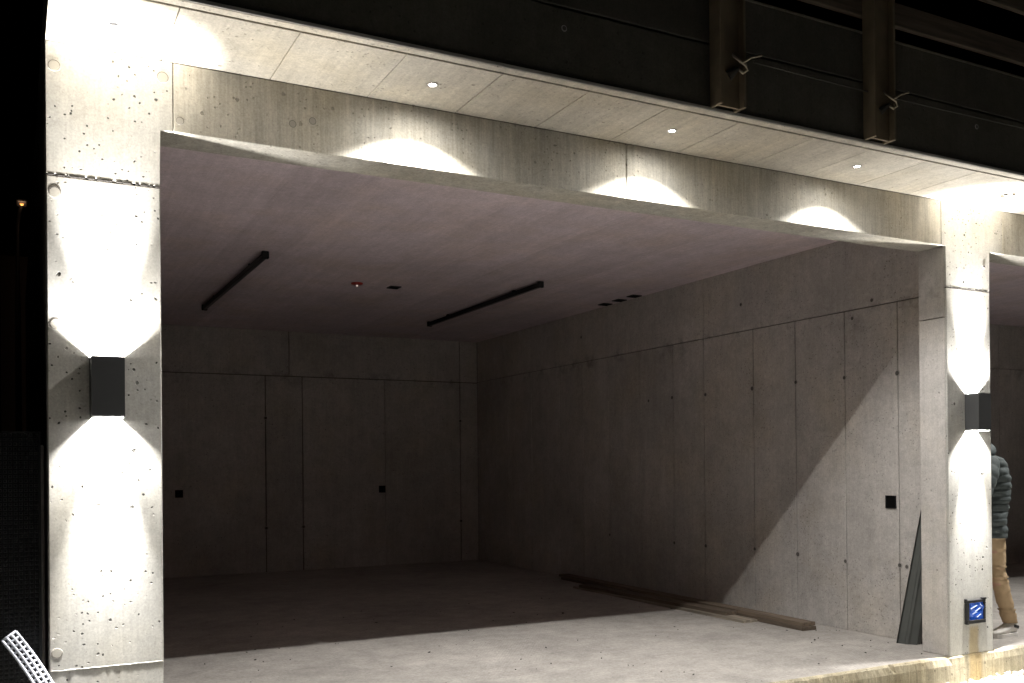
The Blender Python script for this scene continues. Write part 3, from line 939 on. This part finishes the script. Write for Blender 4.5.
# ------------------------------------------------------------------ left edge: membrane, retaining wall, white mesh strip
rw = box('retaining_wall', (-3.2, 0.17, -0.25), (PL - 0.012, 0.42, 1.52), 'wall', None, 0.006)
tag(rw, 'low concrete retaining wall beside the left end pillar behind the black membrane', 'wall')
root = empty('dimple_membrane', (-1.4, 0.12, -0.2), 'black dimpled drainage membrane standing beside the left end pillar', 'membrane')
box('sheet', (-1.0, 0.0, 0.0), (0.90, 0.004, 1.78), 'membrane', root)
bm = bmesh.new()
cs = 0.0205
for i in range(92):
    for j in range(86):
        x = -0.995 + (i + 0.5) * cs; z = 0.01 + (j + 0.5) * cs
        a, b_, h = 0.0075, 0.0045, 0.009
        lo = [bm.verts.new((x + sx_ * a, 0.0, z + sz * a)) for sx_, sz in ((-1, -1), (1, -1), (1, 1), (-1, 1))]
        hi = [bm.verts.new((x + sx_ * b_, -h, z + sz * b_)) for sx_, sz in ((-1, -1), (1, -1), (1, 1), (-1, 1))]
        bm.faces.new(hi)
        for k in range(4): bm.faces.new((lo[k], lo[(k + 1) % 4], hi[(k + 1) % 4], hi[k]))
dm = link_mesh('dimples', bm, 'membrane', root); dm['kind'] = 'stuff'

root = empty('plastic_mesh_strip', (-0.42, -0.12, -0.2), 'white plastic mesh strip curving up beside the foot of the left end pillar', 'mesh strip')
cl = []
for i in range(46):
    t = i / 45
    zz = 0.0 + 0.90 * t
    xx = 0.085 - 0.275 * t ** 2.3 - 0.02 * t
    yy = -0.10 + 0.13 * t + 0.04 * t * t
    cl.append(Vector((xx, yy, zz)))
bm_l, bm_c = bmesh.new(), bmesh.new()
def frame_at(i):
    t = (cl[min(i + 1, 45)] - cl[max(i - 1, 0)]).normalized()
    s = Vector((1, 0, 0)) - t * t.x
    return t, s.normalized()
for k in (-1.5, -0.5, 0.5, 1.5):
    tube_path(bm_l, [cl[i] + frame_at(i)[1] * (k * 0.0205) for i in range(46)], 0.0062, 6)
for i in range(0, 46):
    t, s = frame_at(i)
    add_cyl(bm_c, cl[i] - s * 0.033, cl[i] + s * 0.033, 0.0055, seg=6)
link_mesh('long_strands', bm_l, 'mesh_white', root, True)
link_mesh('cross_strands', bm_c, 'mesh_white', root, True)

# far house glimpsed past the membrane
root = empty('far_house', (-4.2, 32, -0.22), 'dim far house with an orange lamp in the dark beyond the left end pillar', 'house')
box('wall', (3.2, 0, 0), (11.6, 7, 9.0), 'render', root, 0.02)
bm = bmesh.new()
vs = [bm.verts.new(p) for p in ((2.95, -.4, 9.0), (11.9, -.4, 9.0), (11.9, 7.4, 9.0), (2.95, 7.4, 9.0), (2.95, 3.5, 10.6), (11.9, 3.5, 10.6))]
for f in ((0, 1, 2, 3), (0, 1, 5, 4), (3, 2, 5, 4), (0, 4, 3), (1, 2, 5)): bm.faces.new([vs[i] for i in f])
link_mesh('roof', bm, 'far_roof', root)
for x in (5.2, 7.2, 9.4):
    for z in (1.4, 4.2, 7.0):
        f = box('window', (x, -0.06, z), (x + 1.0, -0.002, z + 1.3), 'render', root, 0.01)
        box('pane', (x + 0.08, -0.07, z + 0.08), (x + 0.92, -0.0605, z + 1.22), 'far_glass', f)
lamp = empty('street_lamp', (-0.50, 24, -0.22), 'orange street lamp in the dark far beyond the left end pillar', 'street lamp')
bm = bmesh.new(); tube_path(bm, [(0, 0, 0), (0, 0, 6), (0, 0, 8.2), (0.05, -0.3, 8.5), (0.1, -0.9, 8.55)], [0.09, 0.07, 0.05, 0.045, 0.04], 10); link_mesh('pole', bm, 'black', lamp, True)
bm = bmesh.new(); add_box(bm, (-0.02, -1.5, 8.5), (0.22, -0.85, 8.62)); bevel(bm, 0.03); link_mesh('lamp_head', bm, 'black', lamp)
bm = bmesh.new(); add_lathe(bm, [(0.05, 0), (0.042, -0.03), (0.02, -0.045), (0.002, -0.05)], 14, Matrix.Translation((0.1, -1.2, 8.5))); link_mesh('bulb', bm, 'orange_lamp', lamp, True)
ld = bpy.data.lights.new('street_lamp_light', 'POINT'); ld.energy = 14; ld.color = (1, 0.6, 0.35); ld.shadow_soft_size = 0.1
lo = bpy.data.objects.new('street_lamp_light', ld); COL.objects.link(lo); lo.parent = lamp; lo.location = (0.1, -1.2, 8.2)

# ------------------------------------------------------------------ the person standing behind the middle pillar
def skin_obj(name, verts, edges, radii, mat, parent, sub=2, rootv=0):
    me = bpy.data.meshes.new(name)
    me.from_pydata(verts, edges, [])
    o = bpy.data.objects.new(name, me); COL.objects.link(o); o.parent = parent
    md = o.modifiers.new('skin', 'SKIN'); md.use_smooth_shade = True
    for i, r in enumerate(radii):
        sv = me.skin_vertices[0].data[i]
        sv.radius = r if isinstance(r, tuple) else (r, r)
        sv.use_root = (i == rootv)
    if sub:
        sd = o.modifiers.new('sub', 'SUBSURF'); sd.levels = sub; sd.render_levels = sub
    me.materials.append(M[mat])
    return o

# local frame: the person faces -X; y is sideways; the origin is on the floor below the hips
person = empty('person', (6.325, 0.43, 0), 'person in grey green padded jacket and tan trousers standing half hidden behind the pillar', 'person')
V, E_, RD = [], [], []
def jv(p, r, prev=None):
    V.append(p); RD.append(r)
    if prev is not None: E_.append((prev, len(V) - 1))
    return len(V) - 1
pel = jv((0.0, 0, 0.93), 0.13)
spn = jv((-0.01, 0, 1.12), 0.12, pel)
chs = jv((-0.03, 0, 1.30), 0.13, spn)
nb = jv((-0.07, 0, 1.47), 0.07, chs)
nk = jv((-0.12, 0, 1.54), 0.05, nb)
hd = jv((-0.18, 0, 1.62), 0.082, nk)
ht = jv((-0.20, 0, 1.70), 0.075, hd)
nose = jv((-0.285, 0, 1.60), 0.013, hd)
chin = jv((-0.235, 0, 1.545), 0.035, hd)
for s in (-1, 1):
    jv((-0.165, s * 0.088, 1.62), 0.014, hd)
    sh = jv((-0.06, s * 0.15, 1.41), 0.058, chs)
    el = jv((-0.25, s * 0.20, 1.16), 0.042, sh)
    wr = jv((-0.32, s * 0.14, 1.12), 0.028, el)
    pm = jv((-0.39, s * 0.12, 1.12), 0.033, wr)
    for k in range(4):
        a = jv((-0.425, s * (0.09 + 0.019 * k), 1.135 - 0.004 * k), 0.0095, pm)
        l_ = (0.030, 0.036, 0.034, 0.026)[k]
        b_ = jv((-0.43 - l_, s * (0.09 + 0.019 * k), 1.13), 0.0088, a)
        jv((-0.44 - l_ * 1.4, s * (0.09 + 0.019 * k), 1.105), 0.0078, b_)
    a = jv((-0.375, s * 0.075, 1.125), 0.011, wr)
    jv((-0.415, s * 0.062, 1.115), 0.009, a)
legs = {}
for s in (-1, 1):
    fx = 0.185 if s < 0 else -0.16      # trailing leg nearest the facade, other leg forward
    hp = jv((0.0, s * 0.09, 0.88), 0.095, pel)
    kn = jv((-0.015 + fx * 0.35, s * 0.10, 0.49), 0.058, hp)
    an = jv((fx, s * 0.10, 0.10), 0.034, kn)
    jv((fx - 0.10, s * 0.105, 0.055), 0.022, an)
    legs[s] = fx
skin_obj('body', V, E_, RD, 'skin', person)

def ring(c, rx, ry, n_=28, ax_x=Vector((1, 0, 0)), ax_y=Vector((0, 1, 0)), wob=0.0, seed=0):
    out = []
    for k in range(n_):
        a = 2 * math.pi * k / n_
        f = 1 + wob * noise.noise((math.cos(a) * 1.6 + seed, math.sin(a) * 1.6, c[2] * 14 + seed))
        out.append(Vector(c) + ax_x * (math.cos(a) * rx * f) + ax_y * (math.sin(a) * ry * f))
    return out
# padded jacket: horizontal quilted tubes
def interp(tab, t):
    for (t0, v0), (t1, v1) in zip(tab[:-1], tab[1:]):
        if t <= t1:
            k = (t - t0) / (t1 - t0)
            k = k * k * (3 - 2 * k)
            return [a + (b - a) * k for a, b in zip(v0, v1)]
    return tab[-1][1]
tors = [(0.80, (0.022, 0.142, 0.19)), (0.84, (0.02, 0.138, 0.188)), (0.93, (0.02, 0.145, 0.19)), (1.05, (0.035, 0.155, 0.19)), (1.20, (0.045, 0.165, 0.20)),
        (1.33, (0.03, 0.165, 0.20)), (1.42, (0.0, 0.145, 0.18)), (1.475, (-0.065, 0.105, 0.12)), (1.505, (-0.08, 0.085, 0.09))]
rp = []
NR = 96
for i in range(NR + 1):
    z = 0.80 + (1.505 - 0.80) * i / NR
    cx_, rx, ry = interp(tors, z)
    puff = abs(math.sin((z - 0.84) / 0.058 * math.pi)) ** 0.5
    amp = 0.011
    rp.append(ring((cx_, 0, z + 0.004 * noise.noise((z * 30, 0, 0))), rx - amp * 0.6 + amp * puff, ry - amp * 0.6 + amp * puff, 40, wob=0.10, seed=1.3))
bm = bmesh.new(); loft(bm, rp)
jk = link_mesh('jacket', bm, 'jacket', person, True)
jk['label'] = 'grey green quilted padded jacket'
for s in (-1, 1):
    P_ = [Vector((-0.085, s * 0.14, 1.41)), Vector((-0.17, s * 0.19, 1.30)), Vector((-0.25, s * 0.20, 1.17)), Vector((-0.28, s * 0.17, 1.13)), Vector((-0.31, s * 0.145, 1.12))]
    rr_ = [0.075, 0.074, 0.066, 0.06, 0.05]
    pts, rad = [], []
    for i in range(61):
        t = i / 60 * 4; k = min(int(t), 3); f = t - k
        pts.append(P_[k].lerp(P_[k + 1], f))
        rad.append((rr_[k] + (rr_[k + 1] - rr_[k]) * f) * (0.93 + 0.10 * abs(math.sin(i / 60 * math.pi * 7)) ** 0.5))
    bm = bmesh.new(); tube_path(bm, pts, rad, 18)
    link_mesh('sleeve', bm, 'jacket', jk, True)
# hood bunched behind the neck
bm = bmesh.new()
rp = []
for i in range(25):
    a = math.pi * (-0.62 + 1.24 * i / 24)
    c = Vector((-0.075 + 0.10 * math.cos(a), 0.115 * math.sin(a), 1.475 + 0.035 * math.cos(a)))
    r_ = 0.052 * (0.55 + 0.45 * math.cos(a * 0.75)) * (1 + 0.18 * noise.noise((i * 0.6, 2, 1)))
    out = Vector((math.cos(a), math.sin(a), 0)); zz = Vector((0, 0, 1))
    rp.append([c + out * (r_ * math.cos(2 * math.pi * k / 14)) + zz * (r_ * 1.15 * math.sin(2 * math.pi * k / 14)) for k in range(14)])
loft(bm, rp)
link_mesh('hood', bm, 'jacket', jk, True)
# trousers: one mesh, two wrinkled legs joined at the seat
bm = bmesh.new()
for s in (-1, 1):
    fx = legs[s]
    rp = []
    for i in range(71):
        t = i / 70
        z = 0.93 - 0.82 * t
        kx = 0.005 + (-0.02 + fx * 0.35) * min(1, t / 0.5) if t < 0.5 else 0
        if t < 0.5: x = 0.005 + (-0.02 + fx * 0.35) * (t / 0.5)
        else: x = (-0.015 + fx * 0.35) + (fx - (-0.015 + fx * 0.35)) * ((t - 0.5) / 0.46)
        r_ = interp([(0, (0.085,)), (0.06, (0.096,)), (0.22, (0.090,)), (0.5, (0.066,)), (0.78, (0.066,)), (1.0, (0.060,))], t)[0]
        wr_ = 0.008 * noise.noise((t * 22, s * 3.0, 0)) + (0.016 * noise.noise((t * 60, s, 4)) if t > 0.8 or 0.42 < t < 0.6 else 0)
        y = s * (0.078 + 0.025 * min(1, t * 2))
        rp.append(ring((x, y, z), r_ + wr_, r_ * 0.92 + wr_, 24, wob=0.09, seed=s * 2.0 + t * 6))
    loft(bm, rp)
link_mesh('trousers', bm, 'trouser', person, True)
# shoes
for s in (-1, 1):
    fx = legs[s]
    c0 = Vector((fx, s * 0.104, 0))
    sec = [(0.076, 0.020, 0.058), (0.060, 0.034, 0.088), (0.02, 0.040, 0.098), (-0.04, 0.043, 0.085), (-0.10, 0.048, 0.062), (-0.16, 0.047, 0.050), (-0.20, 0.034, 0.040), (-0.213, 0.012, 0.030)]
    bm = bmesh.new(); rp = []
    for (x, hw2, top) in sec:
        r2 = []
        for k in range(16):
            a = 2 * math.pi * k / 16
            top_z = top * 1.3; zc = (0.022 + top_z) / 2; hz = (top_z - 0.022) / 2
            r2.append(c0 + Vector((x, hw2 * math.cos(a), zc + hz * math.sin(a) * (1.0))))
        rp.append(r2)
    loft(bm, rp)
    sh = link_mesh('shoe', bm, 'shoe', person, True)
    bm = bmesh.new(); top_, bot_ = [], []
    outl = []
    for (x, hw2, _) in sec: outl.append((x, hw2 + 0.004))
    loop = [(x, h) for x, h in outl] + [(x, -h) for x, h in reversed(outl)]
    lo_ = [bm.verts.new(c0 + Vector((x, h, 0.001))) for x, h in loop]; hi_ = [bm.verts.new(c0 + Vector((x, h, 0.030))) for x, h in loop]
    bm.faces.new(lo_); bm.faces.new(hi_)
    for k in range(len(loop)): bm.faces.new((lo_[k], lo_[(k + 1) % len(loop)], hi_[(k + 1) % len(loop)], hi_[k]))
    link_mesh('sole', bm, 'sole', sh)
    bm = bmesh.new()
    for sd in (-1, 1):
        mt = Matrix.Translation(c0 + Vector((0.035, sd * 0.040, 0.078))) @ Matrix.Rotation(0.25, 4, 'Y')
        add_box(bm, (-0.028, -0.003, -0.012), (0.028, 0.003, 0.012), 0, mt)
    add_lathe(bm, [(0.047, 0.0), (0.05, 0.012), (0.046, 0.02)], 16, Matrix.Translation(c0 + Vector((0.012, 0, 0.105))))
    link_mesh('patch', bm, 'shoe_dark', sh)
# hair
bm = bmesh.new()
rp = []
for i in range(12):
    t = i / 11
    z = 1.57 + 0.215 * t
    r_ = 0.100 * math.sqrt(max(0.02, 1 - (max(0, t - 0.25) / 0.76) ** 2))
    rp.append(ring((-0.172 - 0.012 * t + 0.012 * (1 - t), 0, z), r_ * 1.02, r_ * 0.92, 22, wob=0.06, seed=5))
loft(bm, rp)
hb = link_mesh('hair', bm, 'hair', person, True)
# keep the face clear: pull the front of the hair back
for v in hb.data.vertices:
    if v.co.x < -0.215 and v.co.z < 1.69: v.co.x = -0.205
for s in (-1, 1):
    bm = bmesh.new()
    bmesh.ops.create_uvsphere(bm, u_segments=10, v_segments=8, radius=0.011, matrix=Matrix.Translation((-0.262, s * 0.030, 1.635)))
    link_mesh('eye', bm, 'sole', person, True)
